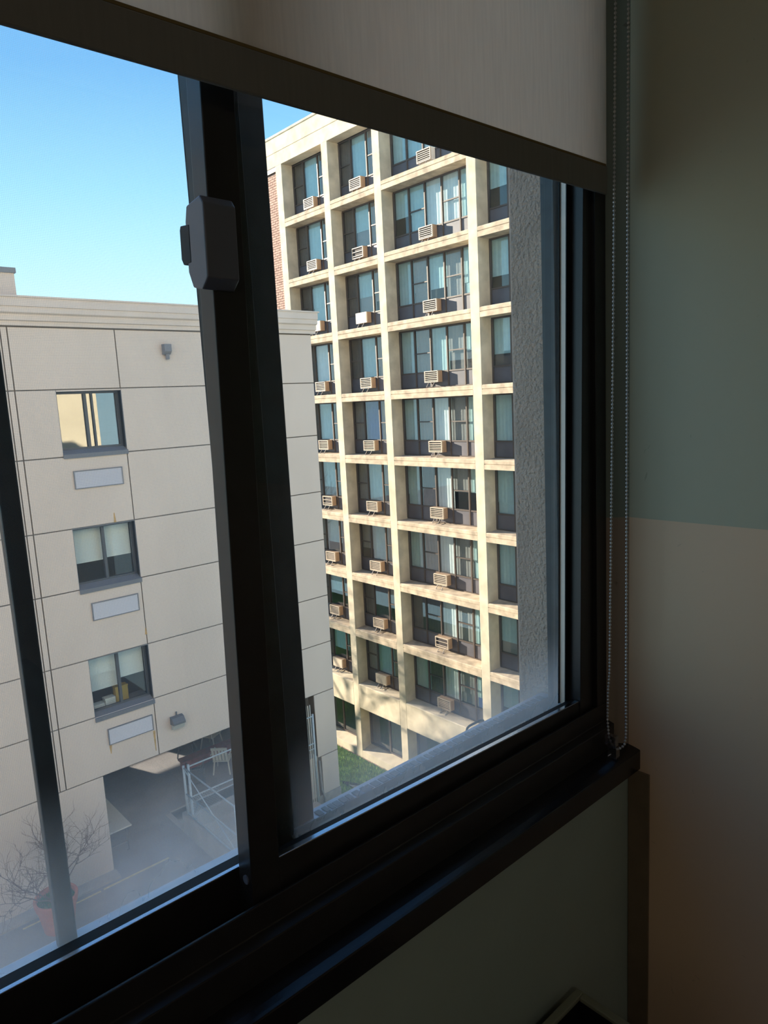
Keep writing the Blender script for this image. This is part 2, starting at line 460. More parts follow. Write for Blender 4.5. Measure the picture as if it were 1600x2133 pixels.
# ------------------------------------------------------------------ window outer frame
wf = thing('window_1', (0, 0.66, -0.628), 'dark bronze fixed frame of the sliding window', 'window frame', kind='structure')
bt = MB().prism_x([(0.625, -0.628), (0.790, -0.628), (0.790, -0.612), (0.760, -0.604), (0.6445, -0.604), (0.6445, -0.5452), (0.640, -0.5452), (0.640, -0.577), (0.625, -0.581)], WL, 1.066)
part(wf, 'bottom_track', bt, 'bronze', 0.0012)
part(wf, 'track_ridge', B(WL, 1.0, 0.6785, 0.6815, -0.604, -0.588), 'bronze')
part(wf, 'side_jamb', B(1.036, 1.066, 0.640, 0.70, -0.545, OPZ1), 'bronze', 0.001)
part(wf, 'outer_jamb', B(1.000, 1.066, 0.692, 0.717, -0.575, OPZ1), 'storm', 0.001)
part(wf, 'side_jamb', B(WL, WL+0.05, 0.640, 0.717, -0.545, OPZ1), 'bronze', 0.001)
part(wf, 'head', B(WL, 1.066, 0.640, 0.76, 0.93, OPZ1), 'bronze', 0.001)

# ------------------------------------------------------------------ inner sliding sash (slightly racked)
TH = 0.0235
SB = (0.69, 0.66, -0.098)
sr = thing('window_sash', SB, 'inner sliding sash with latch on its thick stile, tower behind it', 'window sash')
sr.rotation_euler = (0, TH, 0)
xs0, xs1 = 0.3576, 1.044
ztop = 0.90
part(sr, 'stile', B(xs0, 0.3948, 0.648, 0.6756, -0.572, ztop), 'bronze', 0.0012)
part(sr, 'stile', B(1.0064, xs1, 0.648, 0.690, -0.545, ztop), 'bronze', 0.001)
br = MB().prism_x([(0.650, -0.580), (0.690, -0.580), (0.690, -0.531), (0.680, -0.530), (0.6665, -0.5180), (0.650, -0.5180)], 0.3948, 1.0064)
part(sr, 'bottom_rail', br, 'bronze', 0.0006)
part(sr, 'top_rail', B(0.3948, 1.0064, 0.650, 0.690, ztop-0.04, ztop), 'bronze', 0.001)
part(sr, 'glazing_bead', B(0.3958, 1.004, 0.6502, 0.6580, -0.5180, -0.5162), 'beadmetal', 0.0006)
part(sr, 'glazing_bead', B(0.9954, 1.0064, 0.6715, 0.6846, -0.526, ztop-0.04), 'bead', 0.0008)
part(sr, 'gasket', B(0.9950, 1.0064, 0.6705, 0.6722, -0.526, ztop-0.04), 'gasket')
part(sr, 'gasket', B(0.9925, 0.9954, 0.6822, 0.6838, -0.526, ztop-0.04), 'gasket')
part(sr, 'gasket', B(0.3958, 0.9954, 0.6583, 0.6665, -0.5180, -0.5166), 'gasket')
part(sr, 'glass_pane', B(0.3948, 1.0064, 0.6838, 0.6858, -0.535, ztop-0.03), pane_r)
# latch
lt = MB().prism_x([(0.634, 0.118), (0.634, 0.186), (0.640, 0.194), (0.668, 0.190), (0.672, 0.176), (0.672, 0.128), (0.664, 0.112), (0.646, 0.108)], 0.3445, 0.3800)
lo = part(sr, 'latch', lt, 'latch', 0.0015)
part(sr, 'latch_lever', MB().prism_x([(0.664, 0.136), (0.664, 0.172), (0.682, 0.174), (0.684, 0.170), (0.684, 0.142), (0.680, 0.136)], 0.3440, 0.3520), 'gasket', 0.001, mid=lo)
sc = MB()
sc.tube([(xs0-0.0016, 0.659, -0.530), (xs0+0.002, 0.659, -0.530)], 0.0052, 14)
part(sr, 'screw', sc, 'latch')

# ------------------------------------------------------------------ outer sliding sash
LB = (-0.4, 0.70, -0.56)
sv = thing('window_sash', LB, 'outer sliding sash at left, tan building and sky behind it', 'window sash')
part(sv, 'stile', B(0.380, 0.432, 0.686, 0.716, -0.556, ztop), 'storm', 0.001)
part(sv, 'stile', B(WL+0.05, WL+0.10, 0.686, 0.716, -0.556, ztop), 'storm', 0.001)
br = MB().prism_x([(0.684, -0.600), (0.722, -0.600), (0.722, -0.534), (0.714, -0.531), (0.7054, -0.5232), (0.684, -0.5232)], WL+0.10, 0.380)
part(sv, 'bottom_rail', br, 'bronze', 0.0006)
part(sv, 'glazing_bead', B(WL+0.10, 0.380, 0.6842, 0.6900, -0.5232, -0.5214), 'beadmetal', 0.0006)
part(sv, 'gasket', B(WL+0.10, 0.380, 0.6903, 0.7054, -0.5232, -0.5218), 'gasket')
part(sv, 'top_rail', B(WL+0.10, 0.380, 0.686, 0.716, ztop-0.04, ztop), 'storm', 0.001)
part(sv, 'glass_pane', B(WL+0.10, 0.380, 0.7125, 0.7145, -0.54, ztop-0.03), pane_l)

# ------------------------------------------------------------------ storm window outside
st = thing('storm_window', (-0.2, 0.745, -0.60), 'outer storm frame with slim dark upright bars outside the glass', 'storm window')
part(st, 'upright_bar', B(0.1672, 0.1857, 0.732, 0.746, -0.565, 0.95), 'storm', 0.002, label='slim dark upright bar at far left')
part(st, 'upright_bar', B(0.440, 0.4935, 0.732, 0.748, -0.565, 0.95), 'storm', 0.002)
rl = MB().prism_x([(0.728, -0.600), (0.765, -0.600), (0.765, -0.556), (0.752, -0.547), (0.728, -0.545)], WL+0.02, 1.028)
part(st, 'bottom_rail', rl, 'storm_rail', 0.0008, label='pale weathered aluminium bottom rail')
tb = MB()
xx = 0.50
while xx < 1.0:
    l = rnd.uniform(0.006, 0.013)
    tb.box(xx, xx + l, 0.7290, 0.7420, -0.5452, -0.5440 + rnd.uniform(-0.0003, 0.0005)); xx += l + rnd.uniform(0.002, 0.005)
part(st, 'weather_strip', tb, 'roofcap', kind='stuff')
hp = [(0.8396, 0.770, -0.585), (0.8400, 0.770, -0.562), (0.8425, 0.770, -0.557), (0.848, 0.770, -0.5545), (0.876, 0.770, -0.5545), (0.8835, 0.770, -0.557), (0.8865, 0.770, -0.562), (0.887, 0.770, -0.585)]
part(st, 'lift_handle', MB().tube(hp, 0.0020, 8), 'storm', smooth=True, label='small bent metal lift handle')
part(st, 'insect_screen', B(WL+0.05, 0.44, 0.7505, 0.7508, -0.548, 0.94), screen_m)

# ------------------------------------------------------------------ exterior of our own building
w = MB()
w.prism_z([(1.03, 0.7172), (1.3, 0.7172), (1.3, 0.808), (1.036, 0.808), (1.03, 0.800)], -0.62, 1.05)
solid('wall_reveal', w, 'stucco', label='rough grey brown stucco reveal outside the window', kind='structure')
w = MB()
w.box(1.3, 11.6, 0.76, 0.808, -10.7, 8.5)
w.box(-11, WL-0.05, 0.79, 0.808, -10.7, 8.5)
w.box(WL-0.05, 1.3, 0.79, 0.808, -10.7, -0.66)
w.box(WL-0.05, 1.3, 0.79, 0.808, 1.05, 8.5)
w.box(11.4, 11.6, -10, 0.76, -10.7, 8.5)
solid('wall_outer', w, 'facade', label='cream outer facade of the viewer own building', kind='structure')
w = MB().prism_x([(0.755, -0.602), (0.83, -0.625), (0.83, -0.66), (0.755, -0.66)], WL-0.05, 1.03)
solid('trim_2', w, 'storm_rail', label='sloping exterior window ledge', kind='structure')

# ------------------------------------------------------------------ roller blind
rb = thing('roller_blind', (0, 0.625, 0.296), 'beige roller blind pulled partway down the window', 'blind')
part(rb, 'fabric', B(WL+0.02, 1.0434, 0.6246, 0.6252, 0.340, 0.97), 'blind')
part(rb, 'hem_bar', B(WL+0.02, 1.0434, 0.6225, 0.6275, 0.2973, 0.3385), 'hem', 0.002, label='dark weighted hem bar of the blind')
part(rb, 'hem_seam', B(WL+0.02, 1.0410, 0.6236, 0.6262, 0.3385, 0.3415), 'seam')
part(rb, 'roller_tube', MB().tube([(WL+0.01, 0.597, 0.985), (1.05, 0.597, 0.985)], 0.028, 20), 'plain', smooth=True)

# ------------------------------------------------------------------ bead chain
bc = MB()
def strand(pts, step=0.0061, r=0.00225):
    P = [Vector(p) for p in pts]; carry = 0.0
    bc.tube(pts, 0.0006, 4)
    for a, b in zip(P[:-1], P[1:]):
        L = (b-a).length; t = carry
        while t < L:
            bc.ball(tuple(a + (b-a)*(t/L)), r, 7, 5); t += step
        carry = t - L
KD = 0.975
strand([(x*KD, y*KD, z*KD) for x, y, z in ((1.060, 0.6151, 0.995), (1.060, 0.6230, 0.1), (1.060, 0.6306, -0.486), (1.060, 0.6335, -0.52), (1.060, 0.6350, -0.575), (1.058, 0.6310, -0.606), (1.056, 0.622, -0.620), (1.056, 0.612, -0.622), (1.059, 0.602, -0.612), (1.060, 0.5995, -0.596), (1.060, 0.5972, 0.995))])
solid('bead_chain', bc, 'steel', label='metal bead chain loop hanging beside the blind', cat='chain', smooth=True)
cl = thing('chain_tensioner', (1.030, 0.605, -0.6235), 'clear plastic chain tensioner clip on the sill corner', 'clip')
c1 = MB(); c1.box(1.024, 1.036, 0.597, 0.614, -0.6236, -0.603); c1.box(1.0245, 1.0355, 0.599, 0.619, -0.603, -0.584)
part(cl, 'body', c1, 'clear', 0.001)
part(cl, 'wheel', MB().tube([(1.0235, 0.608, -0.603), (1.0365, 0.608, -0.603)], 0.006, 14), 'clear')

# ------------------------------------------------------------------ waste bin below
bx0, bx1, by0, by1, bz = 0.585, 0.886, 0.335, 0.586, -0.98
wb = thing('waste_bin', (0.735, 0.46, FL), 'black open waste bin with pale rim below the sill', 'bin')
w = MB()
t = 0.006
w.box(bx0, bx1, by0, by0+t, FL, bz); w.box(bx0, bx1, by1-t, by1, FL, bz)
w.box(bx0, bx0+t, by0+t, by1-t, FL, bz); w.box(bx1-t, bx1, by0+t, by1-t, FL, bz); w.box(bx0+t, bx1-t, by0+t, by1-t, FL, FL+t)
part(wb, 'body', w, 'bininside')
w = MB()
for a in ((bx0-.006, bx1+.006, by0-.006, by0+.008), (bx0-.006, bx1+.006, by1-.008, by1+.006), (bx0-.006, bx0+.008, by0+.008, by1-.008), (bx1-.008, bx1+.006, by0+.008, by1-.008)):
    w.box(*a, bz, bz+0.008)
part(wb, 'rim', w, 'binmat', 0.002)

# ------------------------------------------------------------------ fill lamp added out of view to lift the dim interior
cl_ = thing('fill_lamp', (-1.0, -1.5, CE-0.09), 'added round fill lamp on the unseen ceiling behind the viewer', 'lamp')
em, ent, eb = newmat('warm fill lamp diffuser')
eb.inputs['Base Color'].default_value = (0.9, 0.85, 0.75, 1)
eb.inputs['Emission Color'].default_value = (1.0, 0.86, 0.70, 1)
eb.inputs['Emission Strength'].default_value = 3.4
part(cl_, 'base_ring', MB().tube([(-1.0, -1.5, CE-0.03), (-1.0, -1.5, CE-0.001)], 0.33, 32), 'plain')
part(cl_, 'diffuser', MB().tube([(-1.0, -1.5, CE-0.09), (-1.0, -1.5, CE-0.03)], 0.30, 32), em)

# =================================================================== YARD
G = -10.7
GL = -11.5
solid('ground', MB().box(-30, 6.95, 0.81, 60, G-0.3, G).box(6.95, 10.9, 17.4, 60, G-0.3, G), 'asphalt', base=(0, 20, G), label='grey paved yard between the buildings', kind='structure')
solid('driveway', B(7.1, 10.95, 0.81, 17.4, GL-0.3, GL), 'pave', label='pale concrete driveway beyond the low wall', kind='structure')
solid('driveway_edge', B(7.1, 10.95, 17.4, 17.46, GL, G+0.02), 'wallconc', label='low step at the back of the driveway', kind='structure')
lw = MB().box(6.95, 7.1, 9.0, 16.3, GL-0.3, -10.15).box(6.95, 7.1, 16.3, 17.4, GL-0.3, G)
solid('low_wall', lw, 'wallconc', label='low concrete wall carrying the chain link fence', kind='structure')
solid('painted_line', MB().box(4.62, 6.2, 15.56, 15.62, G, G+0.004).box(2.9, 4.55, 15.55, 15.60, G, G+0.004), 'line', label='worn yellow line painted on the yard paving', kind='structure')
w = B(-12, 5.08, 15.72, 16.06, G, G+0.05)
solid('curb', w, 'wallconc', label='low grey curb along the foot of the tan building', kind='structure')

# =================================================================== TAN BUILDING
TY = 16.06; TX0, TX1 = -12.0, 11.84
tbd = thing('office_building', (0, TY+5, G), 'four storey tan panelled building across the yard with open ground floor', 'building')
tp = lambda *a, **k: part(tbd, *a, **k)
winX = (5.04, 6.43)
wins = [(0.545, -0.87), (-2.45, -3.89), (-5.46, -6.92)]
# backing core with window holes and the ground floor opening
core = MB()
yc0, yc1 = TY+0.03, TY+0.30
core.box(TX0, winX[0], yc0, yc1, -8.28, 1.9)
core.box(winX[1], TX1, yc0, yc1, -8.28, 1.9)
zz = [1.9]
for a, b in wins: zz += [a, b]
zz.append(-8.28)
for i in range(0, len(zz), 2): core.box(winX[0], winX[1], yc0, yc1, zz[i+1], zz[i])
core.box(TX0, 5.06, yc0, yc1, G, -8.28)
core.box(11.11, TX1, yc0, yc1, GL-0.6, -8.28)
tp('wall_core', core, 'tan_core')
body = MB()
body.box(TX1-0.3, TX1, yc1, 21, GL-1.5, 1.9); body.box(9.0, TX1, 20.8, 21, -8.28, 1.9); body.box(8.9, 9.1, 21, 26, G, 1.9)  # unseen rear of the right wing is cut back to let sun onto the lawn
body.box(TX0, TX0+0.3, yc1, 26, G, 1.9)
body.box(TX0, 9.1, 25.7, 26, -8.28, 1.9)
body.box(TX0, 5.3, 25.9, 26, G, -8.28); body.box(6.6, 9.1, 25.9, 26, G, -8.28); body.box(9.1, 11.5, 20.9, 21, G, -8.28); body.box(5.3, 6.6, 25.9, 26, -9.02, -8.28); body.box(5.3, 6.6, 25.9, 26, G, -9.32)  # unseen slit in the back wall is shaped to throw a sun patch inside
body.box(TX0, 9.1, yc1, 26, -8.27, -8.05); body.box(9.1, TX1, yc1, 21, -8.27, -8.05)
body.box(4.86, 5.06, yc1, 26, G, -8.27)
tp('side_wall', body, 'wallconc')
tp('roof', MB().box(TX0, 9.1, yc1, 26, 1.7, 1.9).box(9.1, TX1, yc1, 21, 1.7, 1.9), 'wallconc')
# floors / dark rooms behind the windows
rm = MB()
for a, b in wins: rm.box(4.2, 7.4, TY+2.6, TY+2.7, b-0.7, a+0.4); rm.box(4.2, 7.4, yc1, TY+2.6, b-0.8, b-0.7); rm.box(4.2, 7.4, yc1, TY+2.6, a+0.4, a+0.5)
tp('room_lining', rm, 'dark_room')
# facade panels
hz = [1.88, 0.588, -0.85, -2.43, -3.81, -5.44, -6.82, -8.27]
g_ = 0.012
def panel(x0, x1, z0, z1, y0=TY, m='tan'):
    o = tp('panel', B(x0+g_, x1-g_, y0, yc0, z0+g_, z1-g_), m, 0.004)
    return o
for i in range(7):
    z1, z0 = hz[i], hz[i+1]
    haswin = i in (1, 3, 5)
    panel(TX0, 4.10, z0, z1); panel(4.10, 4.23, z0, z1)
    if haswin: panel(4.23, winX[0], z0, z1)
    else: panel(4.23, winX[1], z0, z1)
    panel(winX[1], 9.3, z0, z1); panel(9.3, TX1, z0, z1)
for (a, b), i in zip(wins, (1, 3, 5)):                           # slivers above the window heads
    if hz[i] - a > 0.03: tp('panel', B(winX[0], winX[1], TY+0.001, yc0, a, hz[i]-g_), 'tan')
    if b - hz[i+1] > 0.03: tp('panel', B(winX[0], winX[1], TY+0.001, yc0, hz[i+1]+g_, b), 'tan')
panel(TX0, 5.06, G, -8.27)
panel(11.10, TX1, -10.2, -8.27); panel(11.22, TX1, -11.40, -10.2); 
tp('panel', B(9.6, 11.2, TY+0.04, yc1, GL-0.1, -10.16), 'tan')
tp('plinth', B(11.24, TX1+0.02, TY-0.015, yc1, -12.4, -11.40), 'plinth', 0.004)
tp('plinth', B(9.0, 11.24, TY+0.02, yc1, -12.4, -11.42), 'plinth', 0.004)
tp('downpipe', MB().tube([(11.13, TY-0.02, -10.3), (11.16, TY-0.02, -11.2), (11.25, TY-0.03, -11.5), (11.25, TY-0.03, -12.0)], 0.03, 8), 'plinth')
# cornice
cn = [(TY, 1.90), (TY-0.05, 1.90), (TY-0.05, 1.99), (TY-0.10, 2.0), (TY-0.10, 2.12), (TY-0.17, 2.15), (TY-0.17, 2.26), (TY-0.20, 2.27), (TY-0.20, 2.44), (TY+0.3, 2.46), (TY+0.3, 1.90)]
tp('cornice', MB().prism_x(cn, TX0, TX1+0.12), 'cornice')
tp('cornice_cap', MB().prism_x([(TY-0.23, 2.44), (TY-0.23, 2.475), (TY+0.32, 2.49), (TY+0.32, 2.45)], TX0, TX1+0.16), 'cornice', 0.004)
tp('bulkhead', MB().box(0.6, 4.50, TY+0.0, 24, 2.45, 2.94).box(TX0, 0.6, TY, 24, 2.45, 6.6), 'tan')  # taller left step is out of view, added to keep sun off the window
tp('bulkhead_cap', MB().box(0.6, 4.53, TY-0.04, 24, 2.94, 3.04).box(TX0, 0.6, TY-0.04, 24, 6.6, 6.7), 'roofcap')
# windows of the tan building
for wi, (a, b) in enumerate(wins):
    fr = MB()
    x0, x1 = winX
    xm = (x0+x1)/2 - (0.06 if wi == 0 else 0.0)
    y0, y1 = TY+0.18, TY+0.25
    bo = b; b = b + 0.15
    fr.box(x0, x1, y0, y1, a-0.05, a); fr.box(x0, x1, y0, y1, b, b+0.05)
    fr.box(x0, x0+0.05, y0, y1, b+0.05, a-0.05); fr.box(x1-0.05, x1, y0, y1, b+0.05, a-0.05)
    fr.box(xm-0.03, xm+0.03, y0-0.02, y1, b+0.05, a-0.05)
    if wi == 0: fr.box(xm+0.14, xm+0.18, y0, y1, b+0.05, a-0.05)
    wo = tp('window', fr, 'tan_frame')
    ORG[wo.name] = ORG[tbd.name]
    gl = 'tan_glass' if wi == 0 else 'tan_glass2'
    part(tbd, 'pane', B(x0+0.05, xm-0.03, TY+0.210, TY+0.216, b+0.05, a-0.05), gl, mid=wo)
    part(tbd, 'pane', B(xm+0.03, x1-0.05, TY+0.225, TY+0.231, b+0.05, a-0.05), gl, mid=wo)
    rv = MB(); rv.box(x0-0.02, x0, yc0-0.02, yc1, b, a); rv.box(x1, x1+0.02, yc0-0.02, yc1, b, a); rv.box(x0-0.02, x1+0.02, yc0-0.02, yc1, a, a+0.02)
    part(tbd, 'reveal', rv, 'tan_sill', mid=wo)
    part(tbd, 'sill', MB().prism_x([(TY-0.03, bo-0.02), (TY-0.03, bo+0.07), (TY+0.19, b+0.01), (yc1, b+0.01), (yc1, bo-0.02)], x0-0.01, x1+0.02), 'tan_sill', mid=wo)
    if wi:
        zb = (a-0.83, a-0.80) if wi == 1 else (a-0.86, a-0.72)
        part(tbd, 'shade', B(x0+0.04, xm-0.01, TY+0.31, TY+0.315, zb[0], a), 'white_blind', mid=wo)
        part(tbd, 'shade', B(xm+0.01, x1-0.04, TY+0.32, TY+0.325, zb[1], a), 'white_blind', mid=wo)
# louvred grilles
for (z1, z0, dx) in ((-1.17, -1.57, -0.03), (-4.16, -4.57, 0.02), (-7.19, -7.585, 0.05)):
    gx0, gx1 = 5.22+dx, 6.30+dx
    fr = MB(); 
    fr.box(gx0, gx1, TY-0.03, TY+0.02, z1-0.02, z1); fr.box(gx0, gx1, TY-0.03, TY+0.02, z0, z0+0.02)
    fr.box(gx0, gx0+0.02, TY-0.03, TY+0.02, z0+0.02, z1-0.02); fr.box(gx1-0.02, gx1, TY-0.03, TY+0.02, z0+0.02, z1-0.02)
    go = tp('vent_grille', fr, 'grille_frame')
    ns = 12; dz = (z1-z0-0.04)/ns
    for k in range(ns):
        zc = z0+0.02+dz*k
        part(tbd, 'louvre', MB().prism_x([(TY-0.026, zc), (TY-0.010, zc+dz*1.05), (TY+0.0, zc+dz*1.05), (TY-0.016, zc)], gx0+0.02, gx1-0.02), 'grille', mid=go)
# scupper
so_ = tp('rain_scupper', MB().prism_x([(TY, 1.565), (TY-0.16, 1.565), (TY-0.16, 1.40), (TY-0.08, 1.33), (TY, 1.33)], 7.505, 7.68), 'grille_frame', 0.004)
part(tbd, 'spout', MB().tube([(7.60, TY-0.07, 1.34), (7.60, TY-0.07, 1.22)], 0.045, 10), 'grille_frame', mid=so_)
for (rx, rz, rl) in ((6.36, -7.62, 0.52), (5.98, -2.42, -0.22), (6.42, -5.2, -0.16), (5.30, -7.60, 0.2)):
    tp('rust_stain', MB().prism_y([(rx-0.03, rz), (rx+0.03, rz), (rx+0.008, rz-rl), (rx-0.012, rz-rl)], TY-0.0015, TY+0.002), 'rust')
# wall lamp
wl = thing('wall_lamp', (6.92, TY, -7.78), 'grey wedge shaped wall lamp above the ground floor opening', 'wall lamp')
part(wl, 'housing', MB().prism_x([(TY+0.0, -7.42), (TY-0.12, -7.44), (TY-0.20, -7.55), (TY-0.20, -7.60), (TY+0.0, -7.62)], 6.78, 7.10), 'lampbody', 0.006)
part(wl, 'lens', MB().prism_x([(TY-0.01, -7.62), (TY-0.19, -7.60), (TY-0.14, -7.72), (TY-0.01, -7.76)], 6.80, 7.08), 'lampglass', 0.006)
part(wl, 'conduit', MB().tube([(6.95, TY-0.02, -7.42), (6.95, TY-0.03, -7.33)], 0.018, 8), 'lampbody')
# things on the third window sill
bk_ = thing('cardboard_box', (5.85, TY+0.5, -6.80), 'yellow box behind the glass of the lowest tan building window', 'box')
part(bk_, 'carton', B(5.70, 6.0, TY+0.42, TY+0.60, -6.80, -6.45), 'yellow_thing', 0.004)
part(bk_, 'lid', B(5.69, 6.01, TY+0.41, TY+0.61, -6.45, -6.42), 'yellow_thing', 0.004)
for q_, (x_, n_q, l_) in enumerate(((5.42, 5, 'taller stack of papers beside the yellow box in the lowest window'), (5.16, 3, 'shorter stack of papers at the left of the lowest window'))):
    pt = thing('paper_stack', (x_+0.12, TY+0.45, -6.80), l_, 'papers')
    for k in range(n_q): part(pt, 'paper_sheet', B(x_+rnd.uniform(-.01, .01), x_+0.24, TY+0.35, TY+0.55, -6.80+k*0.04, -6.80+k*0.04+0.034), 'white_blind')
part(tbd, 'inner_sill', B(winX[0]-0.02, winX[1]+0.02, yc1, TY+0.75, -6.93, -6.801), 'tan_sill')
# =================================================================== TOWER
DX, DW = 18.0, 18.55
tw = thing('apartment_tower', (22, 20, -15.4), 'ten storey cream concrete apartment tower with deep window grid in sunlight', 'building')
wp = lambda *a, **k: part(tw, *a, **k)
piers = [(25.72, 26.15), (22.62, 23.0), (20.06, 20.5-0.06), (15.29, 15.68), (10.9, 11.3)]
piers[2] = (19.68, 20.06)
PZ0, PZ1 = -15.4, 11.06
zt = [7.71-2.45*k for k in range(9)]
ztops = [9.88] + [z-0.32 for z in zt[:-1]]
def joint_beam(y0, y1, z0, z1):
    zm = z0 + (z1-z0)*0.55
    m_ = MB()
    m_.prism_y([(DX, z0), (DX, zm-0.012), (DX+0.02, zm-0.008), (DX+0.02, zm+0.008), (DX, zm+0.012), (DX, z1-0.02), (DX+0.02, z1), (DW+0.1, z1+0.02), (DW+0.1, z0)], y0, y1)
    return m_
for (a, b) in piers:
    o = wp('pier', B(DX, DW+0.1, a, b, PZ0, 9.88), 'conc', 0.012)
bays = [(23.0, 25.72), (20.06, 22.62), (15.68, 19.68), (11.3, 15.29)]
for (a, b) in bays:
    for k in range(9):
        if k < 8: wp('spandrel_beam', joint_beam(a, b, zt[k]-0.32, zt[k]), 'ledge')
        else:
            wp('spandrel_beam', MB().prism_y([(DX, -12.97), (DX, zt[8]-0.02), (DX+0.02, zt[8]), (DW+0.1, zt[8]+0.02), (DW+0.1, -12.97)], a, b), 'conc', 0.01)
    # ground floor sill wall
    wp('sill_wall', MB().prism_y([(DX, PZ0+0.12), (DX, -14.95), (DW+0.1, -14.80), (DW+0.1, PZ0+0.12)], a, b), 'conc', 0.01)
wp('parapet', MB().prism_y([(DX, 9.88), (DX, 10.38), (DX+0.02, 10.39), (DX+0.02, 10.41), (DX, 10.42), (DX, 10.98), (DX-0.04, 11.0), (DX-0.04, 11.08), (DX+0.5, 11.08), (DX+0.5, 9.88)], 10.9, 28.4), 'conc')
wp('roof', B(DX+0.4, 31, 10.9, 28.4, 10.6, 10.8), 'ledge')
wp('base_course', B(DX-0.03, DX+0.3, 10.9, 28.4, PZ0-1.0, PZ0+0.12), 'brick', label='brown brick base course')
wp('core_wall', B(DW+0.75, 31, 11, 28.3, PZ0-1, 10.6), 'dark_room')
fl = MB()
for k in range(9): fl.box(DW+0.08, DW+0.75, 11.0, 26.1, zt[k]-0.30, zt[k]+0.0)
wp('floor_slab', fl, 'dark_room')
wp('end_wall', B(DX+0.1, 31, 28.2, 28.4, PZ0-1, 10.6), 'brick')
wp('end_wall', B(DX+0.1, 31, 10.9, 11.0, PZ0-1, 10.6), 'conc')
# brick strip at the left end
wp('mortar_bed', B(DX+0.14, DX+0.4, 26.15, 28.3, PZ0, 9.88), 'mortar')
bk = MB(); bh, bw_ = 0.10, 0.30
z = PZ0; row = 0
while z < 9.72:
    y = 26.15 - (bw_/2 if row % 2 else 0)
    while y < 28.3:
        a, b = max(y, 26.152), min(y+bw_-0.02, 28.3)
        if b - a > 0.02:
            d = rnd.uniform(0, 0.008); bk.box(DX+0.105+d, DX+0.15, a, b, z, z+bh-0.018)
        y += bw_
    z += bh; row += 1
wp('brick', bk, 'brick', kind='stuff', label='courses of pink brick')
wp('brick_lintel', B(DX+0.02, DX+0.2, 26.15, 28.3, 9.70, 9.88), 'twframe')

# windows
pat3 = [('split', 'TEAL'), ]
def cur(c):
    return {'t': 'cur_teal', 'w': 'cur_white', 'g': 'cur_grey', 'n': 'cur_navy', 'd': 'cur_dark'}.get(c)
rows_c = [  # per floor: curtains bay1 (3), bay2 (3), bay3 (5), bay4 (5)
    ('dtd', 'dtg', 'ttwtt', 'ttwtt'), ('dtd', 'dtg', 'ttwwt', 'ttwtt'), ('dtd', 'dtg', 'tgtgt', 'ttwtt'),
    ('dwd', 'dtg', 'tgtgt', 'ttwtt'), ('dtd', 'gng', 'tgwgt', 'tgwgt'), ('gtd', 'gtg', 'tdwgt', 'tgwgt'),
    ('gtd', 'gtg', 'tgwgt', 'tgwgt'), ('dtd', 'ddg', 'ddwgt', 'tgwgt'), ('dtd', 'gtg', 'tdwgt', 'tgwgt')]
lens_c = rnd
fw = 0.05
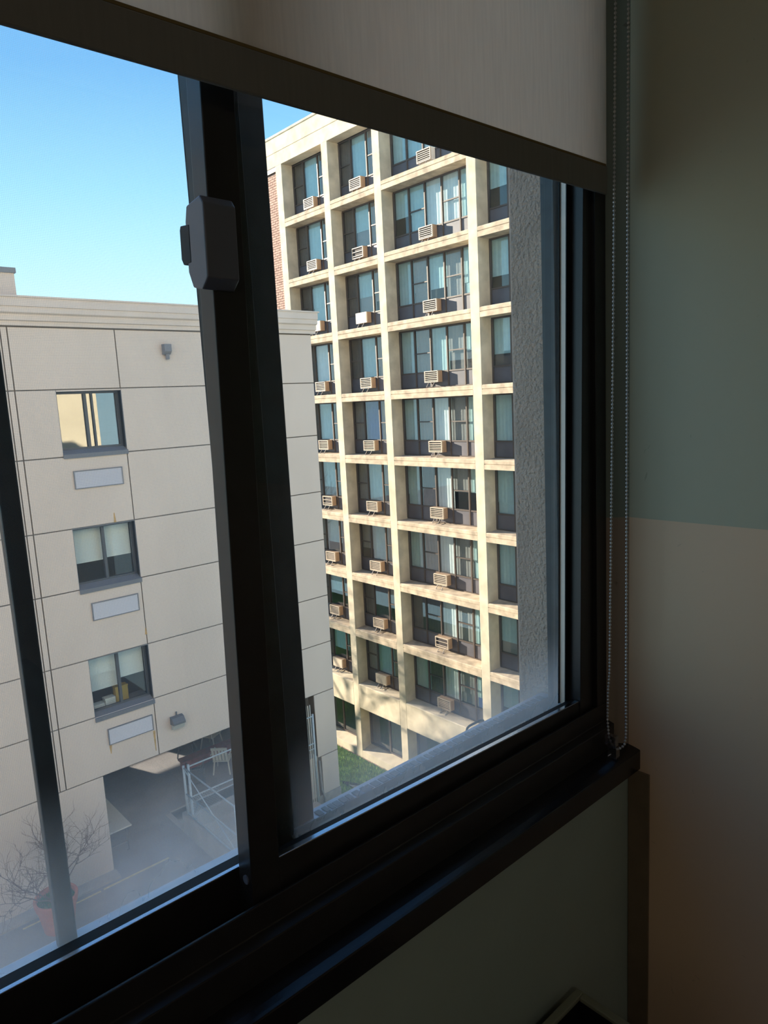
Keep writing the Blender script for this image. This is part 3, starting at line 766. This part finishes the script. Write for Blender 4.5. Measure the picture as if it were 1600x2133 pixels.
for bi, (a, b) in enumerate(bays):
    if bi < 2: ys = [b, b-(b-a)*0.27, b-(b-a)*0.63, a]
    else: ys = [b-(b-a)*i/5 for i in range(6)]
    for k in range(9):
        z0, z1 = zt[k]+0.02, ztops[k]
        tr = z0 + 0.55
        fr = MB()
        X0, X1 = DW, DW+0.07
        fr.box(X0, X1, a, b, z1-fw, z1); fr.box(X0, X1, a, b, tr-0.025, tr+0.025); fr.box(X0, X1, a, b, z0, z0+0.04)
        for i, y in enumerate(ys):
            yy = min(max(y, a+fw/2), b-fw/2)
            fr.box(X0-0.015, X1, yy-fw/2, yy+fw/2, z0+0.04, z1-fw)
        split = [0, 2] if bi < 2 else [1, 3]
        mid = tr + (z1-tr)*0.44
        for i in split:
            fr.box(X0+0.005, X1, ys[i+1]+fw/2, ys[i]-fw/2, mid-0.02, mid+0.02)
        wo = wp('window', fr, 'twframe')
        cs = rows_c[k][bi]
        for i in range(len(ys)-1):
            y1_, y0_ = ys[i]-fw/2, ys[i+1]+fw/2
            if i in split:
                wp('pane', B(X0+0.03, X0+0.036, y0_, y1_, tr+0.025, mid-0.02), 'twglass', mid=wo)
                wp('pane', B(X0+0.03, X0+0.036, y0_, y1_, mid+0.02, z1-fw), 'twglass', mid=wo)
            else:
                wp('pane', B(X0+0.03, X0+0.036, y0_, y1_, tr+0.025, z1-fw), 'twglass', mid=wo)
            wp('spandrel_panel', B(X0+0.03, X0+0.05, y0_, y1_, z0+0.04, tr-0.025), 'spandrel', mid=wo)
            c = cs[i]
            drop = 1.0 if c in 'dn' else rnd.choice((1.0, 1.0, 0.75, 0.6))
            if c == 'w': drop = 1.0
            cb = MB(); n_ = 10
            zb = z1 - (z1-tr)*drop
            pts = [(DW+0.13 + (0.012 if q % 2 else 0), y0_-0.02 + (y1_-y0_+0.04)*q/n_) for q in range(n_+1)]
            poly = pts + [(x+0.006, y) for x, y in reversed(pts)]
            cb.prism_z(poly, zb, z1)
            wp('curtain', cb, cur(c), mid=wo)
            if drop < 1.0 and rnd.random() < 0.6:
                wp('curtain', B(DW+0.16, DW+0.165, y0_-0.02, y1_+0.02, tr, zb+0.02), rnd.choice(('cur_grey', 'cur_dark', 'cur_navy', 'cur_teal')), mid=wo)
    # ground floor window
    fr = MB(); z0, z1 = -14.80, -12.97
    X0, X1 = DW-0.05, DW+0.03
    fr.box(X0, X1, a, b, z1-0.06, z1); fr.box(X0, X1, a, b, z0, z0+0.06)
    gy = [b, b-(b-a)*0.5, b-(b-a)*0.88, a] if bi != 0 else [b, b-(b-a)*0.45, b-(b-a)*0.9, a]
    for y in gy:
        yy = min(max(y, a+0.04), b-0.04); fr.box(X0-0.01, X1, yy-0.04, yy+0.04, z0+0.06, z1-0.06)
    wo = wp('window', fr, 'twframe')
    for i in range(3):
        wp('pane', B(X0+0.03, X0+0.036, gy[i+1]+0.04, gy[i]-0.04, z0+0.06, z1-0.06), 'twglass', mid=wo)

# ------------------------------------------------------------------ air conditioners
AW, AH, AD = 0.66, 0.40, 0.24
casing = MB().box(-AD+0.05, 0.0, -AW/2, AW/2, 0, AH)
cas_m = {k: mesh('casing', casing, k) for k in ('ac_tan', 'ac_white')}
gr = MB()
gr.box(-AD, -AD+0.05, -AW/2, AW/2, 0, 0.03).box(-AD, -AD+0.05, -AW/2, AW/2, AH-0.03, AH)
gr.box(-AD, -AD+0.05, -AW/2, -AW/2+0.03, 0.03, AH-0.03).box(-AD, -AD+0.05, AW/2-0.03, AW/2, 0.03, AH-0.03)
gr_m = mesh('grille_frame', gr, 'ac_front')
cav_m = mesh('cavity', MB().box(-AD+0.044, -AD+0.05, -AW/2+0.03, AW/2-0.03, 0.03, AH-0.03), 'ac_dark')
slat_m = mesh('slat', MB().box(-AD+0.002, -AD+0.02, -AW/2+0.03, AW/2-0.03, 0, 0.022), 'ac_front')
front_m = mesh('front_cover', MB().box(-AD-0.005, -AD+0.02, -AW/2+0.03, AW/2-0.03, 0.03, AH-0.03), 'ac_front')
arm_m = mesh('bracket_arm', MB().tube([(-AD+0.03, 0, 0.0), (-AD-0.10, 0, -0.16)], 0.014, 6).tube([(-AD-0.10, 0, -0.16), (0, 0, -0.17)], 0.012, 6), 'bracket')
rows_n = ['top', 'second', 'third', 'fourth', 'fifth', 'sixth', 'seventh', 'eighth', 'ninth']
bay_n = ['leftmost narrow bay', 'second bay from left', 'wide bay']
acy = [24.45, 21.50, 17.86]
for bi in range(3):
    for k in range(9):
        white = (bi == 2 and k == 0)
        style = 'cover' if (bi, k) in ((0, 8), (1, 8), (1, 2), (0, 2)) else ('hollow' if (bi, k) in ((1, 1), (0, 5), (2, 7)) else 'slat')
        st_t = {'cover': 'blank fronted', 'hollow': 'open fronted', 'slat': 'slatted'}[style]
        lab = ('white' if white else 'tan') + ' ' + st_t + ' air conditioner, ' + bay_n[bi] + ' of tower, ' + rows_n[k] + ' window row down'
        jz = rnd.uniform(-0.02, 0.03)
        base = (DW, acy[bi] + rnd.uniform(-0.05, 0.05), zt[k] + 0.18 + jz)
        t_ = thing('air_conditioner', base, lab, 'air conditioner', 'window air conditioners on the tower')
        link('casing', cas_m['ac_white' if white else 'ac_tan'], t_)
        link('grille_frame', gr_m, t_)
        if style == 'cover': link('front_cover', front_m, t_)
        else:
            link('cavity', cav_m, t_)
            if style == 'slat':
                for q in range(5): link('slat', slat_m, t_, (0, 0, 0.05 + q*0.063))
            else:
                for q in range(2): link('slat', slat_m, t_, (0, 0, 0.08 + q*0.15))
        link('bracket_arm', arm_m, t_, (0, -0.14, 0)); link('bracket_arm', arm_m, t_, (0, 0.14, 0))

# =================================================================== LAWN between building and tower
def lawn_z(x, y):
    t = min(max((x - 11.9) / 6.0, 0), 1)
    return -11.75 + (-15.32 + 11.75) * (t*0.9 + 0.1*t*t)
lm = MB(); NX, NY = 14, 16
gx = [11.0 + 7.0*i/NX for i in range(NX+1)]; gy = [6 + 40*j/NY for j in range(NY+1)]
for y in gy:
    for x in gx: lm.v.append((x, y, lawn_z(x, y)))
for j in range(NY):
    for i in range(NX):
        n = j*(NX+1)+i; lm.f.append((n, n+1, n+NX+2, n+NX+1))
n = len(lm.v)
for x, y in ((11.0, 6), (18.0, 6), (18.0, 46), (11.0, 46)): lm.v.append((x, y, -17))
solid('lawn_ground', lm, 'lawn', label='sloping lawn soil between the two buildings', kind='structure')
gb = MB()
for i in range(16000):
    x = rnd.uniform(11.9, 18.0); y = rnd.uniform(13.5, 26.5)
    z = lawn_z(x, y); h = rnd.uniform(0.05, 0.13); a = rnd.uniform(0, 6.283); w_ = 0.018
    dx, dy = math.cos(a)*w_, math.sin(a)*w_
    n = len(gb.v)
    gb.v += [(x-dx, y-dy, z-0.01), (x+dx, y+dy, z-0.01), (x+rnd.uniform(-.05, .05), y+rnd.uniform(-.05, .05), z+h)]
    gb.f.append((n, n+1, n+2))
solid('grass', gb, 'blade', base=(15, 20, -13.5), label='short green grass covering the lawn slope', cat='grass', kind='stuff')
dz = lawn_z(13.4, 17.0)
dg = thing('drain_grate', (13.4, 17.15, dz), 'pale barred drain grate set in the lawn', 'grate')
def tilt(mb):   # follow the slope
    mb.v = [(x, y, z + lawn_z(x, y) - dz) for x, y, z in mb.v]; return mb
part(dg, 'pit_frame', tilt(B(13.0, 13.75, 16.85, 17.6, dz-0.02, dz+0.05)), 'pit')
for q in range(9): part(dg, 'bar', tilt(B(13.05+q*0.075, 13.08+q*0.075, 16.88, 17.2, dz+0.05, dz+0.075)), 'grate')

# =================================================================== CHAIN LINK FENCE
fx = 7.02
fe = thing('chain_link_fence', (fx, 15, -10.15), 'galvanised chain link fence on the low wall by the opening', 'fence')
ft, fm, fb_ = -8.87, -9.58, -10.12
for y in (16.10, 13.55, 11.0): part(fe, 'post', MB().tube([(fx, y, -10.15), (fx, y, ft+0.05)], 0.032, 10), 'galv', smooth=True)
for z in (ft, fm, fb_): part(fe, 'rail', MB().tube([(fx, 16.10, z), (fx, 11.0, z)], 0.020, 8), 'galv', smooth=True)
part(fe, 'brace', MB().tube([(fx, 16.05, ft-0.05), (fx, 13.6, fb_+0.05)], 0.014, 6), 'galv')
def chainlink(mbx, length, z0, z1, place, pitch=0.075, r=0.003):
    hgt = z1-z0
    s = -hgt
    while s < length:
        for sg in (1, -1):
            a0, a1 = s, s+hgt
            t0, t1 = max(0, -a0)/hgt, min(1, (length-a0)/hgt)
            if t1 > t0:
                p0 = (a0+hgt*t0, (z0+hgt*t0) if sg > 0 else (z1-hgt*t0)); p1 = (a0+hgt*t1, (z0+hgt*t1) if sg > 0 else (z1-hgt*t1))
                mbx.tube([place(*p0), place(*p1)], r, 3)
        s += pitch
    return mbx
part(fe, 'wire_mesh', chainlink(MB(), 5.0, fb_, fm, lambda s, z: (fx, 16.08-s, z)), 'galv', kind='stuff')
fg = thing('chain_link_gate', (9, 16.0, -10.15), 'chain link gate along the open ground floor, mesh hanging at its corner', 'gate')
for x in (7.12, 11.0): part(fg, 'post', MB().tube([(x, 16.04, GL), (x, 16.04, -8.80)], 0.032, 10), 'galv', smooth=True)
for z in (-8.86, -9.69, -9.85): part(fg, 'rail', MB().tube([(7.12, 16.04, z), (11.0, 16.04, z)], 0.020 if z > -9.8 else 0.013, 8), 'galv', smooth=True)
part(fg, 'wire_mesh', chainlink(MB(), 0.75, -10.2, -9.69, lambda s, z: (7.15+s, 16.02, z)), 'galv', kind='stuff')
for q in range(4): part(fg, 'bar', MB().tube([(10.72+q*0.07, 16.05, GL), (10.72+q*0.07, 16.05, -8.5)], 0.012, 6), 'plastic')

# =================================================================== THINGS UNDER THE BUILDING
def table(cx, cy, rz, lab, lx=1.83, ly=0.76):
    t_ = thing('folding_table', (cx, cy, G), lab, 'table', 'folding tables under the building')
    t_.rotation_euler = (0, 0, rz)
    ORG[t_.name] = (0, 0, 0)
    part(t_, 'table_top', B(-lx/2, lx/2, -ly/2, ly/2, 0.70, 0.74), 'tabletop', 0.012)
    for sx in (-1, 1):
        lg = MB()
        lg.tube([(sx*lx*0.40, -ly*0.38, 0.70), (sx*lx*0.40, -ly*0.38, 0.015), (sx*lx*0.40, -ly*0.30, 0.015)], 0.014, 6)
        part(t_, 'leg', lg, 'tableleg')
        lg = MB()
        lg.tube([(sx*lx*0.40, ly*0.38, 0.70), (sx*lx*0.40, ly*0.38, 0.015), (sx*lx*0.40, ly*0.30, 0.015)], 0.014, 6)
        part(t_, 'leg', lg, 'tableleg')
        part(t_, 'crossbar', MB().tube([(sx*lx*0.40, -ly*0.38, 0.25), (sx*lx*0.40, ly*0.38, 0.25)], 0.010, 6), 'tableleg')
    return t_
table(5.41, 17.36, math.radians(90), 'grey folding table just inside the opening at left', 1.83, 0.60)
def chair(cx, cy, cz, rot, m, lab):
    t_ = thing('plastic_chair', (cx, cy, cz), lab, 'chair', 'garden chairs under the building')
    t_.rotation_euler = rot; ORG[t_.name] = (0, 0, 0)
    part(t_, 'seat', B(-0.24, 0.24, -0.22, 0.24, 0.40, 0.43), m, 0.01)
    bk = MB()
    for q in range(5): bk.prism_x([(0.22, 0.45), (0.34, 0.85), (0.37, 0.85), (0.25, 0.45)], -0.22+q*0.095, -0.155+q*0.095)
    bk.prism_x([(0.325, 0.82), (0.34, 0.90), (0.37, 0.90), (0.355, 0.82)], -0.24, 0.24)
    part(t_, 'backrest', bk, m)
    for sx in (-1, 1):
        for sy in (-1, 1):
            part(t_, 'leg', MB().tube([(sx*0.20, sy*0.19, 0.41), (sx*0.25, sy*0.26, 0.0)], 0.022, 6), m)
        part(t_, 'armrest', MB().tube([(sx*0.26, -0.20, 0.41), (sx*0.27, -0.20, 0.63), (sx*0.27, 0.28, 0.65)], 0.022, 6), m)
    return t_
bn = thing('red_bench', (9.7, 19.2, G), 'low faded red bench under the building behind the fence', 'bench')
part(bn, 'seat', B(8.3, 11.2, 19.05, 19.4, G+0.30, G+0.36), 'red', 0.01)
part(bn, 'apron', B(8.35, 11.15, 19.08, 19.11, G+0.05, G+0.30), 'red', 0.005)
for x in (8.4, 9.8, 11.1): part(bn, 'leg', B(x-0.04, x+0.04, 19.12, 19.38, G, G+0.30), 'red')
chair(9.75, 20.0, G, (0, 0, 0.5), 'plastic', 'white plastic chair behind the low red bench')
chair(8.95, 20.15, G, (0, 0, -0.6), 'darkplastic', 'upright charcoal chair behind the left end of the red bench')
chair(8.45, 18.55, G+0.24, (1.45, 0, -0.5), 'darkplastic', 'toppled charcoal chair in front of the red bench')
chair(9.25, 18.35, G, (0, 0, 2.4), 'plastic', 'cream plastic chair nearest to the chain link gate')

# =================================================================== POTTED SHRUB
px_, py_ = 3.50, 15.10
ps = thing('potted_shrub', (px_, py_, G), 'bare branched shrub in a large terracotta pot', 'potted plant')
prof = [(0.0, G), (0.30, G), (0.385, G+0.50), (0.385, G+0.52), (0.41, G+0.53), (0.415, G+0.60), (0.43, G+0.61), (0.44, G+0.70), (0.435, G+0.715), (0.39, G+0.715), (0.38, G+0.70), (0.37, G+0.60), (0.0, G+0.60)]
part(ps, 'pot', MB().lathe(prof, px_, py_, 40), 'terracotta', smooth=False)
sg = MB()
for i in range(1200):
    a = rnd.uniform(0, 6.283); q = 0.37*math.sqrt(rnd.random()); x, y = px_+q*math.cos(a), py_+q*math.sin(a)
    b = rnd.uniform(0, 6.283); n = len(sg.v); z = G+0.60
    sg.v += [(x-0.02*math.cos(b), y-0.02*math.sin(b), z), (x+0.02*math.cos(b), y+0.02*math.sin(b), z), (x+rnd.uniform(-.03, .03), y+rnd.uniform(-.03, .03), z+rnd.uniform(.03, .08))]
    sg.f.append((n, n+1, n+2))
part(ps, 'ground_cover', sg, 'soilgreen', kind='stuff')
tr_ = MB()
def branch(p, d, L, r, lev):
    pts = [p]; q = Vector(p); dd = Vector(d)
    for i in range(4):
        dd = (dd + Vector((rnd.uniform(-.28, .28), rnd.uniform(-.28, .28), rnd.uniform(-.16, .2)))).normalized()
        q = q + dd*L/4; q.y = min(q.y, 15.97); pts.append(tuple(q))
        if lev < 4 and i >= 1:
            for _ in range(2 if lev < 3 else 1):
                s = Vector((rnd.uniform(-1, 1), rnd.uniform(-1, 1), rnd.uniform(-.2, .6))).normalized()
                branch(tuple(q), (dd*0.7 + s*0.75).normalized(), L*rnd.uniform(.5, .72), r*0.55, lev+1)
    tr_.tube(pts, r, 4 if lev else 6, r2=r*0.5)
for a in (0.3, 1.5, 2.7, 3.9, 5.2):
    branch((px_+0.05*math.cos(a), py_+0.05*math.sin(a), G+0.6), Vector((0.62*math.cos(a), 0.62*math.sin(a), 0.75)).normalized(), 0.95, 0.017, 1)
part(ps, 'branches', tr_, 'bark')
# bare tree that stands behind the tan building and dapples the foot of the tower
tr_ = MB()
def limb(p, d, L, r, lev):
    pts = [p]; q = Vector(p); dd = Vector(d)
    for i in range(4):
        dd = (dd + Vector((rnd.uniform(-.2, .2), rnd.uniform(-.2, .2), rnd.uniform(-.1, .22)))).normalized()
        q = q + dd*L/4; pts.append(tuple(q))
        if lev < 4 and i >= 1:
            for _ in range(2 if lev < 3 else 1):
                sv_ = Vector((rnd.uniform(-1, 1), rnd.uniform(-1, 1), rnd.uniform(-.1, .6))).normalized()
                limb(tuple(q), (dd*0.7 + sv_*0.8).normalized(), L*rnd.uniform(.55, .75), r*0.6, lev+1)
    tr_.tube(pts, r, 5, r2=r*0.55)
bt_ = thing('bare_tree', (12.6, 37.0, -13.0), 'bare tree standing out of sight behind the tan building', 'tree')
part(bt_, 'trunk', MB().tube([(12.6, 37, -13.0), (12.65, 37.05, -11.0), (12.6, 37.0, -9.8)], 0.16, 10, r2=0.08), 'bark')
for a in (0.2, 1.4, 2.6, 3.8, 5.0):
    limb((12.6, 37.0, -9.9), Vector((0.6*math.cos(a), 0.6*math.sin(a), 0.8)).normalized(), 3.0, 0.045, 1)
part(bt_, 'branches', tr_, 'bark')
